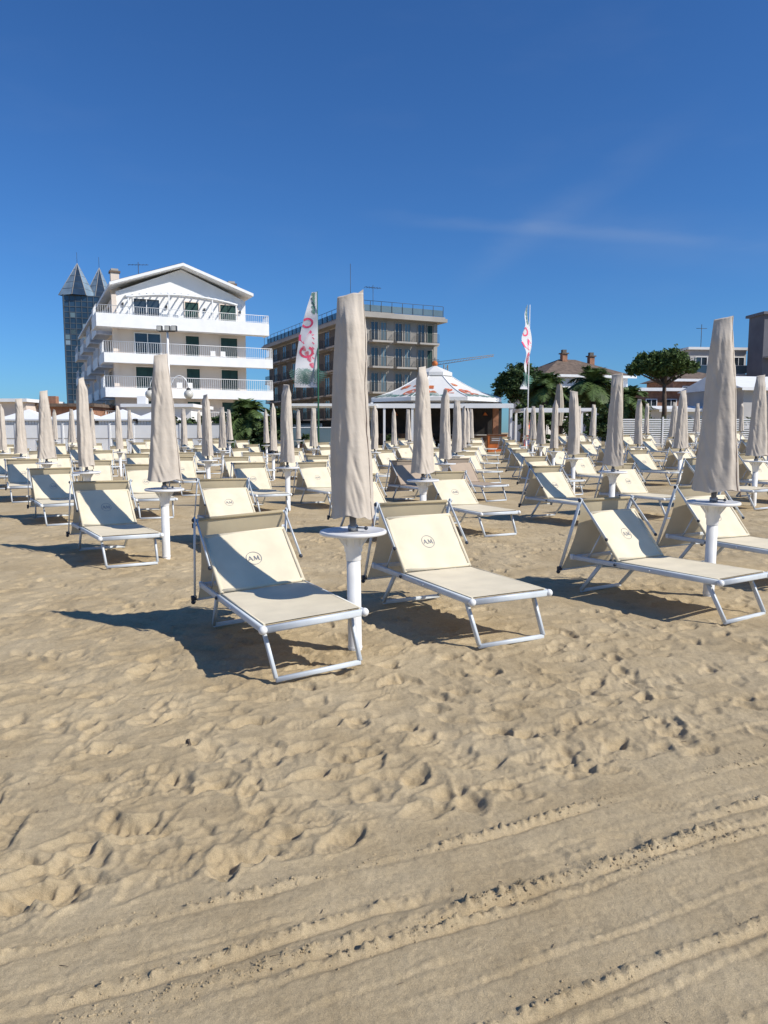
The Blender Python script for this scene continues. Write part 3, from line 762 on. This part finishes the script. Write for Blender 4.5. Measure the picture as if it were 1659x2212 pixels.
b.box(-4.2,4.2,1.6,1.8,-.2,3.1,'darkint'); b.box(-4.2,-4.0,-1.6,1.6,-.2,3.1,'darkint'); b.box(-4.2,4.2,-1.8,1.8,2.95,3.1,'darkint')
obj('wall',b,K)
b=MB(); b.box(-3.9,-.2,-1.7,-1.2,-.2,1.05,'wood'); b.box(-4,-.1,-1.8,-1.1,1.05,1.13,'wood'); b.box(.4,3.4,-1.7,-1.2,-.2,1.0,'wood'); b.box(.3,3.5,-1.8,-1.1,1.0,1.08,'conc')
obj('counter',b,K)
b=MB()
for z in (1.3,1.8,2.3):
    b.box(-3.6,3.6,1.3,1.58,z,z+.04,'wood')
    for q in range(44):
        x_=-3.5+q*.16+R2.uniform(-.03,.03); mm_=R2.choice(['red','green','white','orange','conc','blue','cyan'])
        if R2.random()<.75: b.lathe([(.001,0),(.04,0),(.04,.2),(.015,.26),(.015,.33),(.001,.33)],mm_,6,(x_,1.42,z+.04))
obj('bottle_shelf',b,K)
b=MB(); b.box(3.65,4.0,-1.7,-1.35,-.2,2.75,'brick'); obj('brick_pillar',b,K)
for x_ in (-4.2,-1.5,1.6):
    b=MB(); b.box(x_,x_+.16,-2.0,-1.84,-.2,3.1,'white'); obj('post',b,K)
for x_,tx in ((-3.3,'orange'),(2.4,'red'),(.7,'cyan')):
    b=MB(); b.box(x_,x_+.9,1.5,1.56,2.45,2.85,tx); b.box(x_+.1,x_+.8,1.47,1.5,2.55,2.6,'white'); b.box(x_+.1,x_+.6,1.47,1.5,2.7,2.74,'white'); obj('menu_board',b,K)
for x_ in (-2.6,-.4,1.9,3.2):
    b=MB(); b.tube([(x_,-1.2,2.95),(x_,-1.2,2.5)],.012,'iron',4); b.lathe([(.02,2.5),(.16,2.3),(.15,2.3),(.015,2.48)],'orange',12,(x_,-1.2,0)); obj('hanging_lamp',b,K)

Pg=thing('terrace_canopy','long flat white terrace canopy on slender posts beside the beach bar','canopy',(-5.85,45.2,.32))
b=MB(); b.box(0,13.7,0,.25,2.70,2.96,'white'); b.box(0,13.7,.25,4.2,2.88,2.98,'white'); b.box(-.3,5.4,-.35,.0,2.80,2.95,'white'); b.box(0,.2,.25,4.2,2.68,2.88,'white')
obj('roof',b,Pg)
for x_ in (1.55,3.0,5.8,7.5,10.2,13.5):
    b=MB(); b.box(x_,x_+.14,.05,.19,-.3,2.70,'white'); obj('post',b,Pg)
for x_ in (.1,1.75,3.2):
    b=MB(); b.box(x_,x_+1.35,.1,.13,-.2,1.5,'cyan'); b.box(x_,x_+1.35,.08,.15,1.5,1.56,'white'); b.box(x_,x_+1.35,.08,.15,-.2,.3,'white'); obj('glass_panel',b,Pg)
b=MB(); b.box(5.2,13.6,3.9,4.1,-.2,2.85,'darkint'); b.box(.2,5.0,4.0,4.1,-.2,2.0,'darkint'); obj('back_wall',b,Pg)
b=MB()
b.box(0,1.1,0,.5,0,1.0,'orange'); b.box(-.03,1.13,-.03,.53,1.0,1.06,'wood'); b.box(.12,.98,-.02,0,.5,.95,'wood'); b.box(.2,.9,-.025,-.02,.66,.72,'flag'); b.box(.2,.7,-.025,-.02,.78,.82,'flag')
thing('display_stand','orange and red printed display stand beside the beach bar','display stand',(6.1,43.5,.4),data=b)
for px_,py_ in ((-1.,45.4),(.4,45.6),(4.6,45.6),(-4.7,44.7),(9.6,44.6),(11.8,44.8)):
    b=MB(); b.box(-.45,.45,-.2,.2,-.1,.5,'wood'); b.box(-.48,.48,-.23,.23,.5,.54,'wood'); crown(b,[(0,0,.75,.42,.3)],700,.1,int(px_*7),'leafdark')
    thing('planter','brown wooden planter box with small green shrub','planter',(px_,py_,.35),data=b,group='planters along the terrace')
for px_,py_ in ((-1.5,47),(.6,47.4),(3.2,46.8),(5.2,47)):
    o=thing('bistro_table','small round dark bistro table under the terrace canopy','table',(px_,py_,.35),group='bistro tables at the beach bar')
    b=MB(); b.lathe([(.001,.74),(.4,.74),(.4,.70),(.001,.70)],'wood',16); obj('table_top',b,o)
    b=MB(); b.lathe([(.2,0),(.19,.03),(.03,.05),(.03,.7)],'iron',10); obj('leg',b,o)

# ---- feather flags
def flagpole(loc,h,fh,fw,rz,label,pole='greenpole',printm=('pink','green'),base='flag',small=False):
    o=thing('feather_flag',label,'flag',loc,(0,0,rz)); p=MB()
    p.tube([(0,0,-.3),(0,0,h*.6),(0,0,h)],[.05,.04,.02] if not small else [.02,.015,.01],pole,8); obj('pole',p,o)
    zb=h-fh
    def wd(t): return fw*(1-.78*t**1.9)
    def S(a,bb):
        t=bb/fh; return Vector((-a,.15*fw*math.sin(a*2.8/fw+bb*1.6)+.09*fw*math.sin(bb*4.+a*2)*min(1,a/fw*2),zb+bb-.10*a*(t)))
    f=MB(); f.grid(lambda u,v:S(u*wd(v),v*fh),14,56,base)
    e=.012; pr=MB()
    for sgn in (1,-1):
        fn=lambda a,bb:S(a,bb)+Vector((0,-e*sgn,0))
        q=random.Random(2)
        for c in range(8): fern(f,fn,fw*(.08+.11*c),.02*fh,q.uniform(1.1,2.0),fh*.17,printm[1],.022*fh/5)
        for c in range(5): fern(f,fn,fw*.12,fh*(.76+.045*c),1.3,fh*.055,printm[1],.020*fh/5)
        for c in range(4): fern(f,fn,fw*(.2+.1*c),fh*(.20+.06*c),q.uniform(.6,1.6),fh*.06,'pink',.018*fh/5)
        pr.ribbon(fn,[(fw*(.42+.20*math.cos(t*.35+.7)),fh*(.68+.045*math.sin(t*.35+.7))) for t in range(16)],fw*.085,printm[0])
        pr.ribbon(fn,[(fw*.2,fh*.54),(fw*.28,fh*.59),(fw*.62,fh*.46),(fw*.76,fh*.5),(fw*.74,fh*.56)],fw*.10,printm[0])
        pr.ribbon(fn,[(fw*(.48+.26*math.cos(t*.35+2.)),fh*(.37+.05*math.sin(t*.35+2.))) for t in range(16)],fw*.095,printm[0])
        for c in range(5): pr.ribbon(fn,[(fw*.15,fh*(.30+.05*c)),(fw*.24,fh*(.32+.05*c))],fw*.035,printm[0])
    fo=obj('cloth',f,o); obj('lettering',pr,fo)
flagpole((-3.52,40,.25),8.7,5.0,1.25,.15,'tall white feather flag with pink lettering and green leaf print')
flagpole((9.25,48,.6),9.0,5.3,1.15,1.05,'tall white feather flag with pink lettering, seen nearly edge-on',pole='white')
flagpole((8.3,41,.5),2.2,1.9,.6,.3,'small red feather flag with blue print on the sand','iron',('blue','blue'),'red',True)

# ---- street lamp
o=thing('street_lamp','white lamp post with two frosted globes and floodlights on top','street lamp',(-12.2,42.5,.3))
b=MB(); b.tube([(0,0,-.3),(0,0,7.2)],[.09,.06],'white',10); b.lathe([(.16,0),(.16,.5),(.1,.6)],'white',12); obj('post',b,o)
for s in (-1,1):
    a=MB(); a.tube([(0,0,3.7)]+[(s*(.1+.5*(1-math.cos(t*pi/8))),0,3.7+.75*math.sin(t*pi/8)) for t in range(1,9)],.03,'white',6); ao=obj('lamp_arm',a,o)
    q=MB(); q.ball((s*1.1,0,3.4),.27,'globe',16); q.lathe([(.14,3.62),(.1,3.75),(.02,3.78)],'iron',12,(s*1.1,0,0)); obj('lamp_globe',q,ao)
b=MB(); b.bar((-.45,0,6.9),(.45,0,6.9),.05,.05,'iron',seg=6)
for x_ in (-.4,.05,.42): b.box(x_-.14,x_+.14,-.22,.02,6.9,7.2,'iron'); b.box(x_-.11,x_+.11,-.24,-.22,6.93,7.17,'globe')
obj('floodlights',b,o)

# ---- fence + cabins left
fn=thing('beach_fence','long low white panelled fence along the edge of the sand','fence',(-26.5,47.5,.3))
b=MB()
for k in range(15): b.box(k*1.5+.03,k*1.5+1.47,0,.06,.02,1.72,'white'); b.box(k*1.5+.03,k*1.5+1.47,-.015,0,.85,.9,'conc')
obj('panel',b,fn); b=MB()
for k in range(16): b.box(k*1.5-.05,k*1.5+.05,-.04,.1,-.2,1.82,'white')
b.box(-.05,22.55,-.02,.08,1.75,1.80,'steel'); obj('post',b,fn)
b=MB(); L1=[[(0,1),(0,0),(.5,0)],[(.8,0),(1.1,1),(1.4,0)],[(.95,.4),(1.25,.4)]]
for pl in L1: b.ribbon(lambda x_,z_:Vector((1.0+x_*.45,-.022,.95+z_*.5)),pl,.2,'knob')
obj('lettering',b,fn)
for n,(cx,ww) in enumerate(((-21.2,2.9),(-18.1,2.5),(-15.6,2.2),(-24.6,2.6))):
    o=thing('beach_cabin','white wooden beach cabin with low pyramid roof behind the fence','beach cabin',(cx,50.5,.3),group='row of beach cabins')
    b=MB(); b.box(-ww/2,ww/2,0,2.4,-.1,2.05,'white'); 
    for k in range(int(ww/.2)): b.box(-ww/2+k*.2,-ww/2+k*.2+.02,-.01,0,0,2.0,'conc')
    obj('wall',b,o)
    b=MB(); e=ww/2+.25
    b.add([(-e,-.25,2.05),(e,-.25,2.05),(e,2.65,2.05),(-e,2.65,2.05),(0,1.2,2.85),(-e,-.25,2.15),(e,-.25,2.15),(e,2.65,2.15),(-e,2.65,2.15)],[(5,6,4),(6,7,4),(7,8,4),(8,5,4),(0,1,6,5),(1,2,7,6),(2,3,8,7),(3,0,5,8),(3,2,1,0)],'white'); obj('roof',b,o)
    b=MB(); b.box(-.45,.45,-.05,0,0,1.9,'white'); b.box(-.4,.4,-.06,-.05,1.2,1.7,'glass'); obj('door',b,o)
for lb,x_,y_,w_,h_,m1,m2 in (('low beige house with flat roof beyond the fence',-33,58,5.2,3.6,'creamwall','white'),('low house with red-brown roof beyond the fence',-28,60,4.6,3.3,'brick','tile'),('low white house with tiled roof beyond the fence',-20.,58,5,3.2,'whitewall','white')):
    o=thing('low_house',lb,'house',(x_,y_,.3)); b=MB(); b.box(0,w_,0,6,-.2,h_,m1); obj('wall',b,o)
    b=MB(); b.box(-.3,w_+.3,-.5,6.3,h_,h_+.25,m2); b.box(.5,1.2,1,1.6,h_+.25,h_+.9,m1); obj('roof',b,o)
    for k in range(2): window(o,.7+k*2.1,.9,1.1,1.3,'f',0,'glass','white')

# ---- gazebo frame, louvred fence right
o=thing('pavilion_frame','white square-profile pavilion frame standing at the edge of the sand','pavilion',(8.3,44.2,.45))
b=MB()
for y_ in (0,3): b.box(0,4.3,y_,y_+.14,2.36,2.54,'white')
for x_ in (0,4.16): b.box(x_,x_+.14,.14,3,2.36,2.54,'white')
obj('beam',b,o)
for x_ in (0,4.16):
    for y_ in (0,3): b=MB(); b.box(x_,x_+.14,y_,y_+.14,-.3,2.36,'white'); obj('post',b,o)
o=thing('louvred_fence','white louvred privacy fence at the edge of the sand','fence',(14.2,45.5,.5)); b=MB()
for k in range(12):
    for z_ in range(14): b.box(k*1.4+.08,k*1.4+1.34,0,.03,.1+z_*.13,.18+z_*.13,'white')
obj('panel',b,o); b=MB()
for k in range(13): b.box(k*1.4,k*1.4+.08,-.03,.07,-.3,2.0,'white')
obj('post',b,o)
o=thing('patio_parasol','large closed beige parasol beside the pavilion','parasol',(11.6,49.5,.5)); b=MB()
b.tube([(0,0,-.2),(0,0,4.3)],.05,'wood',8); obj('pole',b,o); b=MB()
vs=[];ns=24
for k in range(13):
    t=k/12
    for i in range(ns):
        a=2*pi*i/ns; r_=(.10+.22*math.sin(pi*(.12+.75*(1-t)))*(1-t*.5))*(1+.22*math.cos(a*8)); vs.append((r_*math.cos(a),r_*math.sin(a),1.5+2.7*t))
b.add(vs,[(k*ns+i,k*ns+(i+1)%ns,(k+1)*ns+(i+1)%ns,(k+1)*ns+i) for k in range(12) for i in range(ns)],'beigefab',True); obj('canopy',b,o)

# ---- right side houses
def house(name,label,loc,rz,w_,d_,h_,rise,wallm,roofm,wins,chim=(),over=.6,hip=True,cat='house'):
    o=thing(name,label,cat,loc,(0,0,rz)); b=MB(); b.box(0,w_,0,d_,-.3,h_,wallm); obj('wall',b,o)
    b=MB(); x0_,x1_,y0_,y1_=-over,w_+over,-over,d_+over; hx=min(w_,d_)/2 if hip else 0
    if rise>0:
        V=[(x0_,y0_,h_),(x1_,y0_,h_),(x1_,y1_,h_),(x0_,y1_,h_),(x0_+hx,d_/2,h_+rise),(x1_-hx,d_/2,h_+rise)]
        b.add(V,[(0,1,5,4),(1,2,5),(2,3,4,5),(3,0,4),(3,2,1,0)],roofm); b.box(x0_-.02,x1_+.02,y0_-.04,y0_,h_-.2,h_+.05,'white')
    else: b.box(x0_,x1_,y0_,y1_,h_,h_+.3,roofm)
    ro=obj('roof',b,o)
    for cx,cz in chim:
        b=MB(); b.box(cx-.28,cx+.28,d_/2-.7,d_/2-.14,h_,cz,'brick'); b.box(cx-.4,cx+.4,d_/2-.82,d_/2-.02,cz,cz+.12,'tile'); b.box(cx-.22,cx+.22,d_/2-.6,d_/2-.2,cz+.12,cz+.45,'concd'); obj('chimney',b,ro)
    for (u,z,a,c,kd) in wins: window(o,u,z,a,c,'f',0,kd,'white')
    return o
house('villa','white villa with brown hipped tile roof and two chimneys',(16.0,74,.6),RB*.6,9.2,8.5,6.6,2.0,'whitewall','tile',[(1,4,1.2,1.4,'shutter'),(4,4,1.2,1.4,'shutter'),(7,4,1.2,1.4,'shutter')],((4.0,9.1),(7.2,8.9)))
house('brick_house','orange brick house with white trim behind the trees',(24.3,72,.6),.1,4.6,6,4.9,.0,'brick','white',[(1,2.8,1,1.3,'glass'),(3,2.8,1,1.3,'glass')])
house('white_house','low white house with flat awning beyond the louvred fence',(24.0,64,.6),.0,4.6,5,2.9,.4,'whitewall','white',[(.8,1.,1.6,1.2,'glass'),(3,1.,1.,1.2,'glass')],hip=False)
house('brick_house','low reddish-brown house with tile roof behind the trees',(29.0,75,.6),.1,5.5,6,6.2,1.2,'brick','tile',[(1,4.2,1,1.3,'glass'),(3.4,4.2,1,1.3,'glass')])
o=house('white_house','white low building with sloping white roof',(29.8,62,.6),.2,9,8,4.6,1.3,'greywall','white',[(1.2,2.2,.9,1.2,'shutter'),(3.6,2.2,.9,1.2,'shutter'),(6.2,2.2,.9,1.2,'shutter'),(1.2,.2,.9,1.6,'glass'),(3.6,.2,.9,1.6,'glass')],hip=False)
o=house('apartment_building','white flat-roofed apartment building with glass balconies',(37.4,92,.6),.1,7.3,5,11.,0,'greywall','white',[(u,z,1.4,1.8,'glass') for u in (.8,3.4,5.6) for z in (5.4,8.3)],cat='building',over=.4)
for z in (5.1,8.0):
    b=MB(); b.box(.2,7.1,-1.3,-.0,z-.2,z,'white'); bo=obj('balcony',b,o); b=MB(); b.box(.2,7.1,-1.3,-1.25,z+.1,z+1,'cyan'); b.box(.2,7.1,-1.33,-1.22,z+1,z+1.06,'white'); obj('railing',b,bo)
b=MB(); b.tube([(3,3,11),(3,3,14.5)],.04,'iron',5); b.tube([(2.3,3,14),(3.7,3,14)],.03,'iron',4); obj('antenna',b,o)
o=house('apartment_building','dark grey flat-roofed apartment block with balconies',(43.3,86,.6),.1,12,3.,14.3,0,'violet','violet',[(u,z,1.6,1.7,'glass') for u in (1,4.5,8) for z in (4,7,10)],cat='building',over=.3)
for z in (3.6,6.6,9.6):
    b=MB(); b.box(.2,11.5,-1.2,0,z-.2,z,'conc'); bo=obj('balcony',b,o); b=MB(); railing(b,(.2,-1.15),(11.5,-1.15),z,z+1,'white',sp=.3); obj('railing',b,bo)
# crane
o=thing('tower_crane','distant tower crane with long lattice jib above the rooftops','crane',(16.,200,0)); b=MB()
for dx in (0,1.):
    for dy in (0,1.): b.tube([(dx,dy,0),(dx,dy,19.5)],.09,'crane',4)
for k in range(16): b.tube([(0,0,k*1.2),(1,0,k*1.2+1.2)],.06,'crane',4)
obj('mast',b,o); b=MB()
b.tube([(-2,0,19.4),(13.2,0,21.7)],.07,'crane',4); b.tube([(-2,0,20.2),(13.2,0,22.1)],.06,'crane',4)
for k in range(20):
    t0=k/20;t1=(k+1)/20; b.tube([(-2+15.2*t0,0,19.4+2.3*t0),(-2+15.2*t1,0,20.2+1.9*t1)],.035,'crane',4)
obj('jib',b,o)

# ------------------------------------------------------------------ world & light
el=math.radians(41); sd=Vector((.915,-.40)).normalized()
world=bpy.data.worlds.new('World'); scene.world=world; world.use_nodes=True
nt=world.node_tree; N=nt.nodes; L=nt.links; bg=N['Background']
sky=N.new('ShaderNodeTexSky'); sky.sky_type='NISHITA'; sky.sun_disc=False; sky.sun_elevation=el; sky.sun_rotation=math.atan2(sd.x,sd.y)
sky.air_density=1.0; sky.dust_density=.3; sky.ozone_density=2.0; sky.altitude=0
tc=N.new('ShaderNodeTexCoord')
def math_(op,a,b=None,c=None):
    n=N.new('ShaderNodeMath'); n.operation=op
    for i,v in enumerate((a,b,c)):
        if v is None: continue
        if isinstance(v,(int,float)): n.inputs[i].default_value=v
        else: L.new(v,n.inputs[i])
    return n.outputs[0]
def mrange(s,a,b,c,d):
    n=N.new('ShaderNodeMapRange'); n.interpolation_type='SMOOTHSTEP'
    n.inputs[1].default_value=a;n.inputs[2].default_value=b;n.inputs[3].default_value=c;n.inputs[4].default_value=d; L.new(s,n.inputs[0]); return n.outputs[0]
def dot(v):
    n=N.new('ShaderNodeVectorMath'); n.operation='DOT_PRODUCT'; L.new(tc.outputs['Generated'],n.inputs[0]); n.inputs[1].default_value=v; return n.outputs['Value']
sep=N.new('ShaderNodeSeparateXYZ'); L.new(tc.outputs['Generated'],sep.inputs[0])
mp=N.new('ShaderNodeMapping'); mp.inputs['Scale'].default_value=(3,3,10); mp.inputs['Rotation'].default_value=(0,.35,0); L.new(tc.outputs['Generated'],mp.inputs['Vector'])
nz=N.new('ShaderNodeTexNoise'); nz.inputs['Scale'].default_value=2.2; nz.inputs['Detail'].default_value=8; L.new(mp.outputs[0],nz.inputs['Vector'])
wob=math_('MULTIPLY',math_('SUBTRACT',nz.outputs['Fac'],.5),.02)
def band(nv,w,x0_,x1_,x2_,x3_):
    d=math_('ABSOLUTE',math_('ADD',dot(nv),wob))
    f=mrange(d,0,w,1,0); f=math_('MULTIPLY',f,mrange(sep.outputs['X'],x0_,x1_,0,1)); return math_('MULTIPLY',f,mrange(sep.outputs['X'],x2_,x3_,1,0))
b1=math_('MULTIPLY',band((-.0726,.2677,-.9607),.012,-.06,.1,.2,.55),.085)
b1b=math_('MULTIPLY',band((-.0726,.2677,-.9607),.05,.1,.3,.5,.9),.05)
b2=math_('MULTIPLY',band((.554,.107,-.8256),.03,.06,.16,.24,.40),.055)
tot=math_('ADD',math_('ADD',b1,b1b),b2)
tot=math_('MULTIPLY',tot,mrange(nz.outputs['Fac'],.3,.62,.35,1.1))
wisp=math_('MULTIPLY',mrange(nz.outputs['Fac'],.5,.8,0,1),.02)
tot=math_('ADD',tot,wisp)
tint=N.new('ShaderNodeMix'); tint.data_type='RGBA'; tint.blend_type='MULTIPLY'; tint.inputs[0].default_value=1
tint.inputs[7].default_value=(.44,.90,1.50,1); L.new(sky.outputs[0],tint.inputs[6])
mx=N.new('ShaderNodeMix'); mx.data_type='RGBA'; L.new(tot,mx.inputs[0]); L.new(tint.outputs[2],mx.inputs[6]); mx.inputs[7].default_value=(6.5,7.2,8.5,1)
L.new(mx.outputs[2],bg.inputs['Color']); bg.inputs['Strength'].default_value=.077
sun=bpy.data.lights.new('sun','SUN'); sun.energy=4.95; sun.angle=math.radians(.53); sun.color=(1,.95,.86)
so=bpy.data.objects.new('sun',sun); COL.objects.link(so)
d=Vector((-sd.x*math.cos(el),-sd.y*math.cos(el),-math.sin(el))); so.rotation_euler=d.to_track_quat('-Z','Y').to_euler(); so.location=(20,-10,30)

cam=bpy.data.cameras.new('camera'); cam.sensor_fit='VERTICAL'; cam.sensor_height=36; cam.lens=26; cam.clip_start=.05; cam.clip_end=5000
co_=bpy.data.objects.new('camera',cam); COL.objects.link(co_); co_.location=(0,0,1.55); co_.rotation_euler=(math.radians(90-6.14),0,0)
scene.camera=co_
scene.view_settings.view_transform='Standard'; scene.view_settings.look='None'; scene.view_settings.exposure=0
